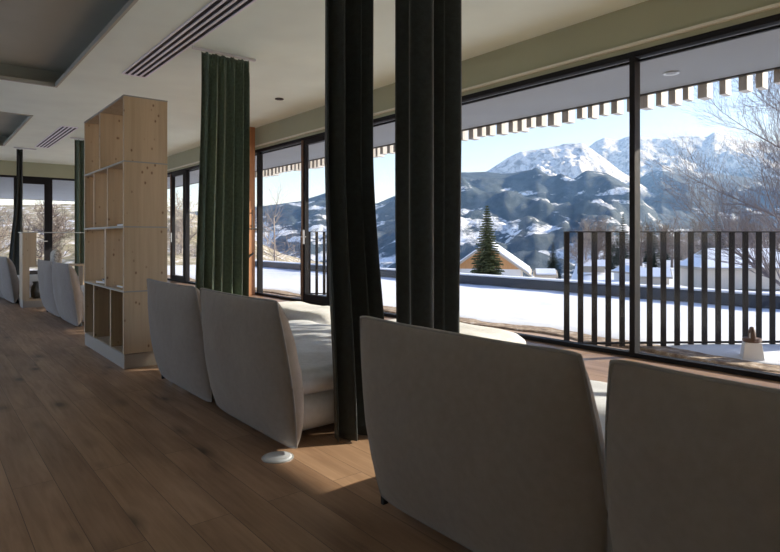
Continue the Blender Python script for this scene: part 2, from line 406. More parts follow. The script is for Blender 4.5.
# larch door standing open at right angles to the glass
d3 = empty('door_%d' % dn, (4.86, 10.83, 0)); tag(d3, kind='structure')
link('door_leaf', bx(-0.5, 0.46, 0.0, 0.07, 0.0, CEIL), M['orange_wood'], d3, bevel=0.004)
bm = bmesh.new()
tube(bm, [(0.36, -0.07, 1.32), (0.36, -0.07, 1.72)], 0.012); tube(bm, [(0.26, -0.07, 1.34), (0.47, -0.07, 1.34)], 0.014)
tube(bm, [(0.36, 0.0, 1.40), (0.36, -0.07, 1.40)], 0.01); tube(bm, [(0.36, 0.0, 1.66), (0.36, -0.07, 1.66)], 0.01)
link('pull_handle', bm, M['black'], d3)
bm = bmesh.new()
tube(bm, [(0.18, -0.055, 0.68), (0.40, -0.055, 0.86)], 0.02); tube(bm, [(0.24, 0.0, 0.73), (0.24, -0.055, 0.73)], 0.012); tube(bm, [(0.36, 0.0, 0.83), (0.36, -0.055, 0.83)], 0.012)
link('pull_handle', bm, M['black'], d3)

# ------------------------------------------------------------------ ceiling things
def vent(x0, x1, y0, y1, label):
    w, l = x1 - x0, y1 - y0
    v = empty('ceiling_vent', (x0 + w / 2, y0 + l / 2, CEIL)); tag(v, label, 'air vent', 'slot diffusers in the ceiling')
    a, b = w / 2, l / 2; n = 4; rib = 0.026; sl = (w - 2 * 0.018 - 3 * rib) / n
    bm = bmesh.new(); z0, z1 = -0.014, -0.001
    box(bm, -a, -a + 0.018, -b, b, z0, z1); box(bm, a - 0.018, a, -b, b, z0, z1)
    box(bm, -a + 0.018, a - 0.018, -b, -b + 0.018, z0, z1); box(bm, -a + 0.018, a - 0.018, b - 0.018, b, z0, z1)
    link('vent_frame', bm, M['ventframe'], v)
    x = -a + 0.018
    for k in range(n):
        link('slot', bx(x, x + sl, -b + 0.018, b - 0.018, -0.004, -0.0015), M['ventslot'], v)
        link('air_blade', bx(x + sl * 0.35, x + sl * 0.55, -b + 0.05, b - 0.05, -0.009, -0.005), M['ventslot'], v)
        if k < 3: link('rib', bx(x + sl, x + sl + rib, -b + 0.018, b - 0.018, z0, z1), M['ventframe'], v)
        x += sl + rib
vent(2.17, 2.48, 4.95, 8.42, 'long four-slot white ceiling air vent at the picture top, nearest the camera')
vent(2.25, 2.55, 13.1, 16.5, 'small distant four-slot ceiling vent between the coffers and the far green curtain')

def downlight(x, y, z, r, label, ring, name='recessed_downlight'):
    e = empty(name, (x, y, z)); tag(e, label, 'ceiling light')
    link('ring', lathe(bmesh.new(), [(r * 0.7, -0.004), (r, -0.012), (r, -0.001), (r * 0.7, -0.001)], 28), ring, e)
    link('reflector', lathe(bmesh.new(), [(r * 0.69, -0.006), (r * 0.69, -0.001)], 24), M['ventslot'] if ring is M['black'] else M['soffit'], e)
downlight(4.53, 8.36, CEIL, 0.07, 'small black recessed spot in the pale ceiling right of the green curtain', M['black'])
downlight(6.71, 3.11, 3.05, 0.085, 'round white-rimmed recessed light in the grey soffit outside the glass', M['steel'])

# ------------------------------------------------------------------ bookshelves
def bookshelf(x0, x1, y0, y1):
    b = empty('bookshelf', ((x0 + x1) / 2, (y0 + y1) / 2, 0))
    cx, cy = (x0 + x1) / 2, (y0 + y1) / 2; X0, X1, Y0, Y1 = x0 - cx, x1 - cx, y0 - cy, y1 - cy
    link('plinth', bx(X0 + 0.005, X1 - 0.005, Y0 + 0.005, Y1 - 0.005, 0, 0.127), M['plinth'], b, bevel=0.002)
    L = [0.127, 0.680, 1.252, 1.829, 2.405]; T = 0.036
    divs = [[6.53, 5.87], [6.06], [6.52, 5.98], [6.28]]
    for k in range(4):
        z0, z1 = L[k] + 0.006, L[k + 1] - 0.006
        for (ya, yb) in ((Y0, Y0 + T), (Y1 - T, Y1)):
            link('side_panel', bx(X0, X1, ya, yb, z0, z1), M['pine'], b, bevel=0.0015)
        link('shelf_board', bx(X0 + 0.004, X1 - 0.004, Y0 + T, Y1 - T, z0, z0 + 0.005), M['pine'], b, bevel=0.0015)
        link('shelf_board', bx(X0 + 0.004, X1 - 0.004, Y0 + T, Y1 - T, z1 - 0.005, z1), M['pine'], b, bevel=0.0015)
        if k == 0: link('light_block_panel', bx(X1 - 0.012, X1 - 0.002, Y0 + T, Y1 - T, z0 + 0.005, z1 - 0.005), M['pine'], b)  # panel added to keep window light out of the bottom row
        for y in divs[k]:
            w = 0.045 if k == 1 or k == 2 and False else 0.042
            if k == 2: w = 0.034
            if k == 1: w = 0.06
            link('divider', bx(X0 + 0.001, X1 - (0.013 if k == 0 else 0.001), y - cy - w / 2, y - cy + w / 2, z0 + 0.005, z1 - 0.005), M['pine'], b, bevel=0.0015)
        link('metal_plate', bx(X0 - 0.002, X1 + 0.002, Y0 - 0.002, Y1 + 0.002, L[k + 1] - 0.006, L[k + 1] + 0.006), M['plate'], b)
    return b
sh = bookshelf(1.41, 1.785, 5.41, 6.96)
tag(sh, 'tall spruce shelving tower with open compartments and thin metal plates between the sofas', 'bookshelf')
def magazine(x, y, z, w, l, t, rz, m, label, name='magazine'):
    e = empty(name, (x, y, z), rz); tag(e, label, 'magazine' if name == 'magazine' else 'book')
    link('cover', (lambda b: box(box(b, -w/2, w/2, -l/2, l/2, 0, 0.002), -w/2, w/2, -l/2, l/2, t - 0.002, t))(bmesh.new()), m, e)
    link('pages', bx(-w/2 + 0.003, w/2 - 0.003, -l/2 + 0.003, l/2 - 0.003, 0.002, t - 0.002), M['paper3'], e)
magazine(1.57, 5.68, 1.263, 0.21, 0.28, 0.02, 0.1, M['paper'], 'dark flat magazine lying in the second compartment row from the top of the tall shelf')
magazine(1.57, 6.42, 0.692, 0.22, 0.30, 0.025, 0.2, M['paper2'], 'yellow book lying in the far lower compartment of the tall shelf', 'book')
magazine(1.57, 6.40, 0.717, 0.20, 0.27, 0.015, -0.15, M['paper'], 'dark magazine on top of the yellow book in the tall shelf')
magazine(1.58, 5.72, 0.692, 0.22, 0.30, 0.02, 0.05, M['paper2'], 'yellow book lying in the near lower compartment of the tall shelf', 'book')

# low shelf far away, set across the room
b = empty('low_shelf', (1.36, 11.25, 0)); tag(b, 'low spruce divider shelf with a steel top plate, far left by the end windows', 'shelf')
W2 = 1.5; D2 = 0.36; T = 0.027
link('plinth', bx(0.005, W2, 0.005, D2, 0, 0.127), M['plinth'], b)
for x in (0.0, 0.03 + 0.40, 0.9, W2 - T): link('divider', bx(x, x + T, 0, D2, 0.133, 0.674), M['pine'], b)
link('front_panel', bx(T, 0.10, 0, T, 0.133, 0.674), M['pine'], b)
link('shelf_board', bx(T, W2 - T, 0.001, D2, 0.107, 0.134), M['pine'], b); link('shelf_board', bx(0, W2, 0, D2, 0.674, 0.70), M['pine'], b)
link('side_panel', bx(0.0, 0.20, 0, D2, 0.70, 1.245), M['pine'], b)
link('divider', bx(W2 - T, W2, 0, D2, 0.70, 1.245), M['pine'], b)
link('metal_plate', bx(-0.02, W2 + 0.02, -0.002, D2 + 0.002, 1.245, 1.257), M['steel'], b)
vs = empty('vase', (1.58, 11.42, 0.134)); tag(vs, 'small dark grey ceramic vase in the niche of the low shelf', 'vase')
link('vase_body', lathe(bmesh.new(), [(0.045, 0), (0.075, 0.03), (0.085, 0.13), (0.07, 0.20), (0.045, 0.245), (0.06, 0.285), (0.052, 0.285), (0.035, 0.24)], 24), M['vase'], vs, smooth=True)

# ------------------------------------------------------------------ sofas
def cushion_mesh(hw_top, hw_mid, hw_bot, h, thick_back, thick_front, n=34, seed=0):
    """pinched pillow standing upright; local x = depth (front +), y = width, z = height"""
    bm = bmesh.new(); grid = {}
    edge = []
    def outline(s, t):
        # s,t in -1..1 -> y,z
        z01 = (t + 1) / 2
        if z01 > 0.45: hw = hw_mid + (hw_top - hw_mid) * ((z01 - 0.45) / 0.55) ** 1.6
        else: hw = hw_bot + (hw_mid - hw_bot) * math.sin(z01 / 0.45 * PI / 2) ** 0.85
        sag = 0.004 * (1 - s * s) * (z01 ** 3) + 0.014 * (abs(s) ** 14) * (z01 ** 8)           # top edge dips between its corners
        y = s * hw; z = z01 * h - sag + 0.012 * (abs(s) ** 6) * z01
        # rounded lower corners
        if z01 < 0.12: z += 0.02 * (abs(s) ** 8) * (1 - z01 / 0.12)
        return y, z
    for side in (-1, 1):
        for i in range(n + 1):
            for j in range(n + 1):
                s = -math.cos(PI * i / n); t = -math.cos(PI * j / n)
                if side == 1 and (i in (0, n) or j in (0, n)):
                    grid[(side, i, j)] = grid[(-1, i, j)]; continue
                y, z = outline(s, t)
                prof = (max(0, 1 - abs(s) ** 2.6) ** 0.42) * (max(0, 1 - abs(t) ** 2.4) ** 0.45)
                if side == -1: prof = (max(0, 1 - abs(s) ** 3.0) ** 0.62) * (max(0, 1 - abs(t) ** 2.8) ** 0.6)
                w = noise.noise(Vector((y * 3.1 + seed * 5, z * 3.3, side * 4.0))) * 0.018 + noise.noise(Vector((y * 9 + seed, z * 9, side * 2.0))) * 0.004
                rad = (1 - min(1, abs(s))) ** 0.5
                # creases running from the side seams
                cr = 0.0045 * math.sin(z * 46 + math.sin(y * 7 + seed) * 1.3) * math.exp(-(1 - abs(s)) * 9) * (1 if abs(s) < 0.999 else 0)
                th = (thick_front if side == 1 else thick_back) * prof * (1 + (0.10 if t < 0 else 0)) + (w + cr) * prof
                grid[(side, i, j)] = bm.verts.new((side * th, y, z))
    for side in (-1, 1):
        for i in range(n):
            for j in range(n):
                q = [grid[(side, i, j)], grid[(side, i + 1, j)], grid[(side, i + 1, j + 1)], grid[(side, i, j + 1)]]
                if side == 1: bm.faces.new(q)
                else: bm.faces.new(q[::-1])
    loop = [(0, j) for j in range(n)] + [(i, n) for i in range(n)] + [(n, j) for j in range(n, 0, -1)] + [(i, 0) for i in range(n, 0, -1)]
    pts = [grid[(-1, i, j)].co.copy() for i, j in loop]
    return bm, pts

def soft_box(x0, x1, y0, y1, z0, z1, r=0.08, p=4.0, n=22, wob=0.01, seed=0):
    """superellipsoid-like upholstered block"""
    bm = bmesh.new(); bmesh.ops.create_cube(bm, size=2)
    bmesh.ops.subdivide_edges(bm, edges=bm.edges[:], cuts=n, use_grid_fill=True)
    hx, hy, hz = (x1 - x0) / 2, (y1 - y0) / 2, (z1 - z0) / 2
    for v in bm.verts:
        c = v.co
        q = Vector((c.x * hx, c.y * hy, c.z * hz))
        core = Vector((max(-(hx - r), min(hx - r, q.x)), max(-(hy - r), min(hy - r, q.y)), max(-(hz - min(r, hz * .98)), min(hz - min(r, hz * .98), q.z))))
        d = q - core
        if d.length > 1e-6:
            d = Vector((d.x, d.y, d.z * (r / min(r, hz * .98)))).normalized() * r; d.z *= min(r, hz * .98) / r
            q = core + d
        q.z += wob * (1 if c.z > 0 else 0.2) * (noise.noise(Vector((q.x * 4 + seed, q.y * 4, 1.0))) + 0.8 * (1 - c.x ** 2) * (1 - c.y ** 2))
        q.y += wob * 0.8 * (1 - c.z ** 2) * (1 if c.y > 0 else -1) * (abs(c.y) > .98)
        v.co = q + Vector(((x0 + x1) / 2, (y0 + y1) / 2, (z0 + z1) / 2))
    return bm

LEAN = math.atan2(0.12, 0.82)
def make_sofa():
    """origin: on the floor under the near end of the back; the sofa runs along +y, its seat towards +x"""
    s = empty('sofa', (0, 0, 0))
    for k, cy in enumerate((0.51, 1.64)):
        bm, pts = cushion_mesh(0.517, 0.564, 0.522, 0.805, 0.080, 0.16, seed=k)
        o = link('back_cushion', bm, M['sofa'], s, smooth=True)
        o.location = (0.10, cy, 0.025); o.rotation_euler = (0, -LEAN, 0)
        bm = bmesh.new(); tube(bm, pts, 0.0065, 6, closed=True)
        pp = link('piping', bm, M['piping'], o, smooth=True)
    link('seat_base', soft_box(0.14, 1.36, 0.13, 2.05, 0.035, 0.285, 0.115, seed=3), M['seatfab'], s, smooth=True)
    for k, (a, b_) in enumerate(((0.12, 1.09), (1.10, 2.06))):
        link('seat_cushion', soft_box(0.16, 1.36, a, b_, 0.255, 0.40, 0.07, wob=0.018, seed=7 + k), M['seatfab'], s, smooth=True)
    for (x, y) in ((0.17, 0.2), (0.17, 2.04), (1.2, 0.2), (1.2, 2.0)):
        bm = bmesh.new(); lathe(bm, [(0.028, 0.0), (0.02, 0.055), (0.02, 0.09)], 12, (x, y, 0)); link('foot', bm, M['black'], s)
    link('strap', bx(0.10, 0.128, 2.155, 2.172, 0.0, 0.13), M['black'], s)
    return s
SPOT = [((1.46, -0.20), 0.0, 'big grey two-cushion sofa in the foreground, cut off by the right edge'),
        ((1.46, 2.70), 0.0, 'grey two-cushion sofa in the middle, left of the near dark curtains'),
        ((1.50, 8.25), R(0.5), 'pale sofa beyond the tall wooden shelf with sunlight on its end'),
        ((1.22, 11.9), R(2), 'far pale sofa at the left edge, behind the low shelf')]
sofa = make_sofa()
for k, ((x, y), rz, lb) in enumerate(SPOT):
    s = sofa if k == 0 else copy_tree(sofa)
    s.location = (x - 0.0, y, 0); s.rotation_euler = (0, 0, rz); tag(s, lb, 'sofa', 'light grey lounge sofas set in a row along the windows')
cu = link('throw_cushion', soft_box(-0.08, 0.08, -0.2, 0.2, 0.0, 0.36, 0.07, n=12), M['pattern'], smooth=True)
tag(cu, 'mottled beige throw cushion standing on the farthest sofa behind the low shelf', 'cushion')
cu.location = (2.12, 12.9, 0.415); cu.scale = (1, 1, 1.4)

def pouf(x0, x1, y0, y1, h, label):
    cx, cy = (x0 + x1) / 2, (y0 + y1) / 2; e = empty('pouf', (cx, cy, 0)); tag(e, label, 'pouf')
    link('base', soft_box(x0 - cx, x1 - cx, y0 - cy, y1 - cy, 0.02, h * .68, 0.13, n=16, seed=5), M['pouf'], e, smooth=True)
    link('top_cushion', soft_box(x0 - cx, x1 - cx, y0 - cy, y1 - cy, h * .64, h, 0.10, n=16, wob=0.025, seed=2), M['pouf'], e, smooth=True)
pouf(2.95, 3.66, 2.78, 4.1, 0.43, 'white upholstered pouf showing above the foreground sofa, beyond the wide dark curtain')
pouf(2.88, 3.42, 4.5, 6.0, 0.43, 'white upholstered pouf in sunlight behind the seat of the middle sofa')

# floor outlet cover
e = empty('floor_outlet', (1.47, 2.73, 0)); tag(e, 'round pale glassy floor outlet cover beside the middle sofa', 'floor outlet')
link('cover', lathe(bmesh.new(), [(0.074, 0.0), (0.076, 0.004), (0.066, 0.009), (0.02, 0.010)], 40), M['disc'], e)
link('rim', lathe(bmesh.new(), [(0.084, 0.0), (0.084, 0.003), (0.077, 0.004), (0.077, 0.0)], 40), M['steel'], e)

# ------------------------------------------------------------------ curtains (hung across the room from the ceiling)
def curtain(y, top, bot, nf, amp, material, label, flare_z=1.4, seed=0, ztop=CEIL - 0.046, trackx=None, twist=0.0):
    rnd = random.Random(seed)
    ph = [rnd.uniform(0.55, 1.5) for _ in range(nf)]; tot = sum(ph); cum = [0]
    for p in ph: cum.append(cum[-1] + p / tot)
    amps = [rnd.uniform(0.7, 1.25) for _ in range(nf + 1)]
    NU, NZ = nf * 14, 60
    verts = []; faces = []
    for j in range(NZ + 1):
        t = j / NZ; z = 0.012 + (ztop - 0.012) * t
        fl = max(0.0, (flare_z - z) / flare_z); fl = fl * fl * (3 - 2 * fl) if fl < 1 else 1
        x0 = top[0] + (bot[0] - top[0]) * fl; x1 = top[1] + (bot[1] - top[1]) * fl
        for i in range(NU + 1):
            s = i / NU
            k = 0
            while k < nf - 1 and cum[k + 1] < s: k += 1
            loc = (s - cum[k]) / (cum[k + 1] - cum[k])
            a = amps[k] * (1 - loc) + amps[k + 1] * loc
            wob = 0.03 * noise.noise(Vector((s * 3 + seed, z * 0.7, 0.0)))
            gather = 1.0 - 0.45 * max(0, (z - (ztop - 0.25)) / 0.25)
            w = math.sin((loc) * 2 * PI)
            w2 = math.sin(s * nf * 3.1 * PI + z * 0.8 + seed) * 0.12
            fine = 0.016 * math.sin(s * nf * 9 * PI) * max(0, min(1, (z - (ztop - 0.16)) / 0.06))
            if ztop - 0.10 < z < ztop - 0.065: gather *= 0.7
            yy = y + amp * a * gather * (w + w2) + fine + wob * (1 - t) + twist * (s - .5) * (1 - t)
            xx = x0 + (x1 - x0) * s + 0.12 * amp * math.sin(loc * 4 * PI) * gather + wob * 0.4 * (1 - t)
            zz = z + (0.012 * math.sin(s * nf * 9 * PI) if j == NZ else 0)
            verts.append((xx, yy, zz))
    W = NU + 1
    for j in range(NZ):
        for i in range(NU): faces.append((j * W + i, j * W + i + 1, (j + 1) * W + i + 1, (j + 1) * W + i))
    o = link('curtain', (verts, faces), material, smooth=True)
    so = o.modifiers.new('thick', 'SOLIDIFY'); so.thickness = 0.004; so.offset = 0
    tag(o, label, 'curtain'); return o
curtain(6.71, (2.61, 3.21), (2.53, 3.20), 6, 0.055, M['velvet'], 'green velvet curtain hanging from the ceiling behind the middle sofa', flare_z=3.2, seed=3)
curtain(2.70, (1.765, 2.075), (1.83, 2.20), 3, 0.055, M['velvet2'], 'dark green curtain hanging left of the narrow gap in the foreground', flare_z=1.7, seed=5)
curtain(2.70, (2.25, 2.81), (2.265, 2.80), 4, 0.045, M['velvet2'], 'wide blackish curtain hanging right of the narrow gap, behind the foreground sofa', seed=8)
curtain(14.46, (2.74, 3.35), (2.74, 3.35), 7, 0.05, M['velvet'], 'distant green curtain seen just left of the tall shelf', seed=12)
curtain(16.9, (1.92, 2.05), (1.73, 2.02), 2, 0.04, M['velvet2'], 'thin dark far curtain near the left edge before the end windows', flare_z=2.8, seed=14)
for (x0, x1, y, lb) in ((2.50, 3.30, 6.71, 'short white ceiling track carrying the green curtain'), (1.6, 2.95, 2.70, 'ceiling track above the foreground dark curtains'),
                       (2.65, 3.42, 14.46, 'ceiling track of the distant green curtain'), (1.86, 2.34, 16.9, 'ceiling track of the thin far dark curtain')):
    o = link('curtain_track', bx(x0, x1, y - 0.02, y + 0.02, CEIL - 0.03, CEIL - 0.001), M['track'], bevel=0.003); tag(o, lb, 'curtain rail')

# ------------------------------------------------------------------ outside: overhang, terrace, railings
ov = empty('roof_overhang', (WX + 1.0, 8, 3.05)); tag(ov, kind='structure')
EX = 7.40
def lo(x0, x1, y0, y1, z0, z1): return bx(x0 - WX - 1.0, x1 - WX - 1.0, y0 - 8, y1 - 8, z0 - 3.05, z1 - 3.05)
link('soffit', lo(WX + 0.2, EX, YB - 4, YF + 13, 3.05, 3.40), M['soffit'], ov)
link('fascia', lo(EX, EX + 0.06, YB - 4, YF + 13, 3.035, 3.42), M['fascia'], ov)
link('soffit', lo(XL - 2, WX + 0.2, YF + 0.25, YF + 13, 3.05, 3.40), M['soffit'], ov)
link('fascia', lo(XL - 2, EX + 0.06, YF + 13, YF + 13.06, 3.035, 3.42), M['fascia'], ov)
rnd = random.Random(4); y = 0.9
while y < 17.5:
    d = rnd.choice((0.05, 0.09, 0.14, 0.18)); w = rnd.choice((0.07, 0.09, 0.11))
    link('rafter_block', lo(EX + 0.065, EX + 0.065 + 0.10 + d * .5, y, y + w, 2.91 - d * .25, 3.34), M['rafter'], ov, bevel=0.003)
    y += w + rnd.choice((0.09, 0.11, 0.14))
TZ = -0.12
tag(link('terrace_deck', bx(WX + 0.12, 6.9, YB - 6, 24, TZ - 0.25, TZ + 0.005), M['deck']), kind='structure')
# snow on the terrace, ragged towards the house
def strip(x0f, x1f, y0, y1, z, th, nx, ny, amp, seed):
    verts = []; faces = []
    for j in range(ny + 1):
        y = y0 + (y1 - y0) * j / ny
        xa, xb = x0f(y), x1f(y)
        for i in range(nx + 1):
            s = i / nx; x = xa + (xb - xa) * (s ** 1.4)
            e = min(1, s * 7)
            verts.append((x, y, z + th * (e ** .5) + amp * noise.noise(Vector((x * .8 + seed, y * .8, 0))) * e + amp * .3 * noise.noise(Vector((x * 4, y * 4, seed))) * e))
    for j in range(ny):
        for i in range(nx): a = j * (nx + 1) + i; faces.append((a, a + 1, a + nx + 2, a + nx + 1))
    return verts, faces
xe = lambda y: 6.62 + 0.22 * noise.noise(Vector((y * .55, 1, 0))) + 0.08 * noise.noise(Vector((y * 2.5, 5, 0)))
o = link('snow_cover', strip(lambda y: xe(y), lambda y: 11.41, -12, 26, TZ + 0.003, 0.05, 60, 240, 0.03, 2), M['snow'], smooth=True); tag(o, 'flat white snow lying over the terrace up to the dark parapet', 'snow', kind='stuff')
o = link('gravel_strip', strip(lambda y: xe(y) - 0.30 - 0.12 * noise.noise(Vector((y * 1.4, 9, 0))), lambda y: xe(y) + 0.12, -6, 22, TZ + 0.008, 0.022, 10, 300, 0.02, 6), M['soil'], smooth=True); tag(o, 'brown gritty strip of gravel and thawed earth along the snow edge', 'gravel', kind='stuff')
tag(link('terrace_slab', bx(6.9, 11.4, -12, 26, TZ - 0.3, TZ), M['soffit']), kind='structure')
tag(link('parapet', bx(11.40, 11.70, -12, 26, TZ - 4.5, 0.155), M['parapet'], bevel=0.01), kind='structure')
o = link('parapet_snow', soft_box(11.38, 11.73, -12, 26, 0.157, 0.20, 0.05, n=10, wob=0.004), M['snow'], smooth=True); tag(o, 'thin line of snow capping the dark parapet', 'snow', kind='stuff')

def railing(p0, p1, top, bot, label, pitch=0.160):
    a = Vector(p0); b = Vector(p1); L = (b - a).length; ang = math.atan2(b.y - a.y, b.x - a.x)
    e = empty('railing', (a.x, a.y, bot), ang); tag(e, label, 'railing', 'slatted terrace railings')
    h = top - bot
    link('top_rail', bx(-0.03, L, -0.02, 0.02, h - 0.012, h), M['railmetal'], e)
    link('bottom_rail', bx(-0.03, L, -0.02, 0.02, 0.03, 0.05), M['railmetal'], e)
    x = 0.0; me = None; k = 0
    while x < L - 0.05:
        if me is None:
            o = link('baluster', bx(-0.030, 0.030, -0.010, 0.010, 0.0, h - 0.012), M['railmetal'], e); me = o
        else:
            o = me.copy(); C.objects.link(o); o.parent = e
        o.location = (x, 0, 0); x += pitch
railing((5.72, 3.83), (9.3, 1.13), 1.23, TZ + 0.04, 'dark slatted terrace railing outside the large right-hand pane')
railing((6.45, 10.90), (7.75, 9.92), 1.30, TZ + 0.04, 'distant dark slatted railing seen through the glass door between the curtains')

l = empty('lantern', (*at(752, 6.0), TZ)); l.rotation_euler = (0, 0, 0.5)
tag(l, 'white lantern with a dark brown arched handle standing on the terrace by the railing', 'lantern')
bm = bmesh.new()
def frustum(bm, w0, w1, z0, z1):
    v = [bm.verts.new((sx * w0, sy * w0, z0)) for sx, sy in ((-1, -1), (1, -1), (1, 1), (-1, 1))] + [bm.verts.new((sx * w1, sy * w1, z1)) for sx, sy in ((-1, -1), (1, -1), (1, 1), (-1, 1))]
    bm.faces.new(v[:4][::-1]); bm.faces.new(v[4:])
    for i in range(4): j = (i + 1) % 4; bm.faces.new((v[i], v[j], v[j + 4], v[i + 4]))
frustum(bm, 0.115, 0.115, 0.0, 0.03); frustum(bm, 0.098, 0.075, 0.03, 0.20); link('lantern_body', bm, M['lantern'], l, bevel=0.004)
link('collar', lathe(bmesh.new(), [(0.08, 0.20), (0.09, 0.215), (0.085, 0.24)], 24), M['lantern_brown'], l)
arc = [(0.072 * math.cos(PI * k / 16), 0, 0.23 + 0.105 * math.sin(PI * k / 16)) for k in range(17)]
link('handle', tube(bmesh.new(), arc, 0.024, 8), M['lantern_brown'], l, smooth=True)
link('candle', lathe(bmesh.new(), [(0.028, 0.23), (0.026, 0.28), (0.008, 0.305)], 16), M['lantern'], l)

# ------------------------------------------------------------------ outside: ground and hills
def gz(d, u=700):
    z = -4.2 if d < 40 else (-4.2 - (d - 40) * 0.045 if d < 120 else -7.8)
    k = min(1, max(0, (582 - u) / 40.0)); k = k * k * (3 - 2 * k)
    if d > 75: z -= k * min(45, (d - 75) * 0.20)
    if d > 260: z -= (1 - k) * min(60, (d - 260) * 0.12)
    if d > 420: z -= min(60, (d - 420) * 0.10)
    return z
verts = []; faces = []
NA, ND = 90, 70
for j in range(ND + 1):
    d = 14 * (1500 / 14) ** (j / ND)
    for i in range(NA + 1):
        u = -620 + 2200 * i / NA
        x, y_ = at(u, d)
        verts.append((max(x, 11.7) if y_ < 26 else x, y_, gz(d, u) + 0.012 * d ** .8 * noise.noise(Vector((x * .02, y_ * .02, 0)))))
for j in range(ND):
    for i in range(NA): a = j * (NA + 1) + i; faces.append((a, a + 1, a + NA + 2, a + NA + 1))
o2 = None
tag(link('snow_field', (verts, faces), M['snow_far'], smooth=True), kind='structure')

tag(link('snow_field', bx(-200, XL - 0.3, -80, 140, -0.5, -0.2), M['snow_far']), kind='structure')
def ridge(name, prof, d0, d1, z0, material, nscale, namp, power=1.3, umin=None, umax=None, nu=420, nd=150, seed=0, spur=1.0):
    """range of hills: foot at distance d0, crest at d1, crest outline given as (column, row)"""
    umin = prof[0][0] if umin is None else umin; umax = prof[-1][0] if umax is None else umax
    def pv(u):
        for (a, va), (b_, vb) in zip(prof, prof[1:]):
            if u <= b_: return va + (vb - va) * max(0, (u - a)) / (b_ - a)
        return prof[-1][1]
    verts = []; faces = []
    for j in range(nd + 1):
        t = j / nd * 1.25; d = d0 + (d1 - d0) * t
        for i in range(nu + 1):
            u = umin + (umax - umin) * i / nu
            x, y_ = at(u, d); zc = zat(pv(u), d1)
            p = Vector((x * nscale + seed, y_ * nscale, seed * .3)); env = 0
            nz = (noise.ridged_multi_fractal(p, 1.0, 2.1, 6, 1.0, 2.0) - 1.0)
            nf = noise.fractal(p * 2.0, 0.75, 2.1, 8)
            if t <= 1:
                env = (math.sin(PI * min(1, t)) ** 0.7 * 0.9 + 0.07 * t) * min(1, max(0, (zc - z0)) / (namp * 3.2))
                z = z0 + (zc - z0) * (t ** power) + namp * env * (nz * 0.7 + nf * 0.5) - namp * .25 * env
            else: z = zc - (t - 1) * (zc - z0) * 1.5 + namp * 0.07 * nf
            verts.append((x, y_, z))
    for j in range(nd):
        for i in range(nu): a = j * (nu + 1) + i; faces.append((a, a + 1, a + nu + 2, a + nu + 1))
    o = link(name, (verts, faces), material, smooth=True); tag(o, kind='structure'); return o
M['mtA'] = mountain_mat('forest_slope', (0.028, 0.048, 0.062), (0.085, 0.115, 0.14), 620, 60, 0.505, 0.0015, 3.2, top=420)  # forest tones pushed towards blue to paint in some haze
M['mtS'] = mountain_mat('snow_summit', (0.12, 0.14, 0.17), (0.22, 0.24, 0.28), 380, 50, 0.8)
M['mtB'] = mountain_mat('far_forest_slope', (0.035, 0.055, 0.070), (0.12, 0.15, 0.18), 720, 110, 0.62, 0.0013)  # blue haze tint put into these forest tones too
M['mtC'] = mountain_mat('far_snow_summit', (0.14, 0.17, 0.21), (0.26, 0.29, 0.34), 700, 150, 0.8, 0.0014)
M['mtD'] = mountain_mat('foothill', (0.10, 0.085, 0.075), (0.22, 0.18, 0.15), 600, 50, 0.50, 0.006, 3)
ridge('mountain', [(-300, 226), (60, 222), (180, 212), (262, 206), (300, 201), (330, 190), (350, 198), (377, 203), (391, 197), (430, 182), (463, 172), (483, 171), (506, 173), (521, 170.5), (536, 168), (554, 177), (564, 174), (574, 178), (587, 169), (607, 173), (629, 186), (645, 203), (674, 226), (700, 244), (760, 262)], 650, 3300, -170, M['mtA'], 0.0013, 150, 1.0, seed=3)
ridge('mountain', [(380, 205), (455, 182), (488, 170), (506, 159), (521, 151.5), (544, 148), (564, 143), (582, 142.7), (592, 149), (606, 160), (624, 173), (650, 190), (690, 205)], 2900, 4700, -120, M['mtS'], 0.0018, 190, 1.0, seed=9, nu=300)
ridge('mountain', [(540, 225), (600, 200), (639, 178), (662, 164), (676, 167), (700, 172), (740, 176), (800, 184), (900, 190), (1100, 200)], 2000, 6000, -170, M['mtB'], 0.0008, 240, 1.0, seed=14)
ridge('mountain', [(560, 172), (585, 150), (596, 141), (604.6, 137.6), (612, 139), (620, 139.5), (629, 136), (640, 136.5), (652, 139), (665, 138), (684, 135), (707, 136.5), (714, 132), (726, 134), (745, 140), (780, 143), (850, 150), (1100, 170)], 5200, 8000, 0, M['mtC'], 0.0009, 220, 0.9, seed=21)
ridge('foothill', [(-500, 205), (0, 205), (60, 204), (110, 203), (170, 207), (220, 222), (262, 244), (300, 262), (340, 275)], 45, 150, -5, M['hill'], 0.05, 2.0, 1.0, seed=5, nu=160, nd=50)
ridge('foothill', [(575, 262), (600, 246), (660, 240), (720, 240), (900, 238)], 280, 420, -20, M['mtD'], 0.01, 5, 1.0, seed=17, nu=160, nd=40)
hz = bpy.data.materials.new('haze_air'); hz.use_nodes = True; t_ = hz.node_tree; t_.nodes.clear()
ou = t_.nodes.new('ShaderNodeOutputMaterial'); vs_ = t_.nodes.new('ShaderNodeVolumeScatter'); vs_.inputs['Color'].default_value = (0.28, 0.54, 1.0, 1); vs_.inputs['Density'].default_value = 8.5e-5; vs_.inputs['Anisotropy'].default_value = 0.1
t_.links.new(vs_.outputs[0], ou.inputs['Volume'])
ang_ = math.atan2(FW.y, FW.x) - PI / 2
hb_ = link('valley_haze', bx(-9000, 9000, 450, 9500, -260, 1500), hz); hb_.rotation_euler = (0, 0, ang_); tag(hb_, 'thin blue haze filling the valley in front of the mountains', 'haze', kind='stuff')

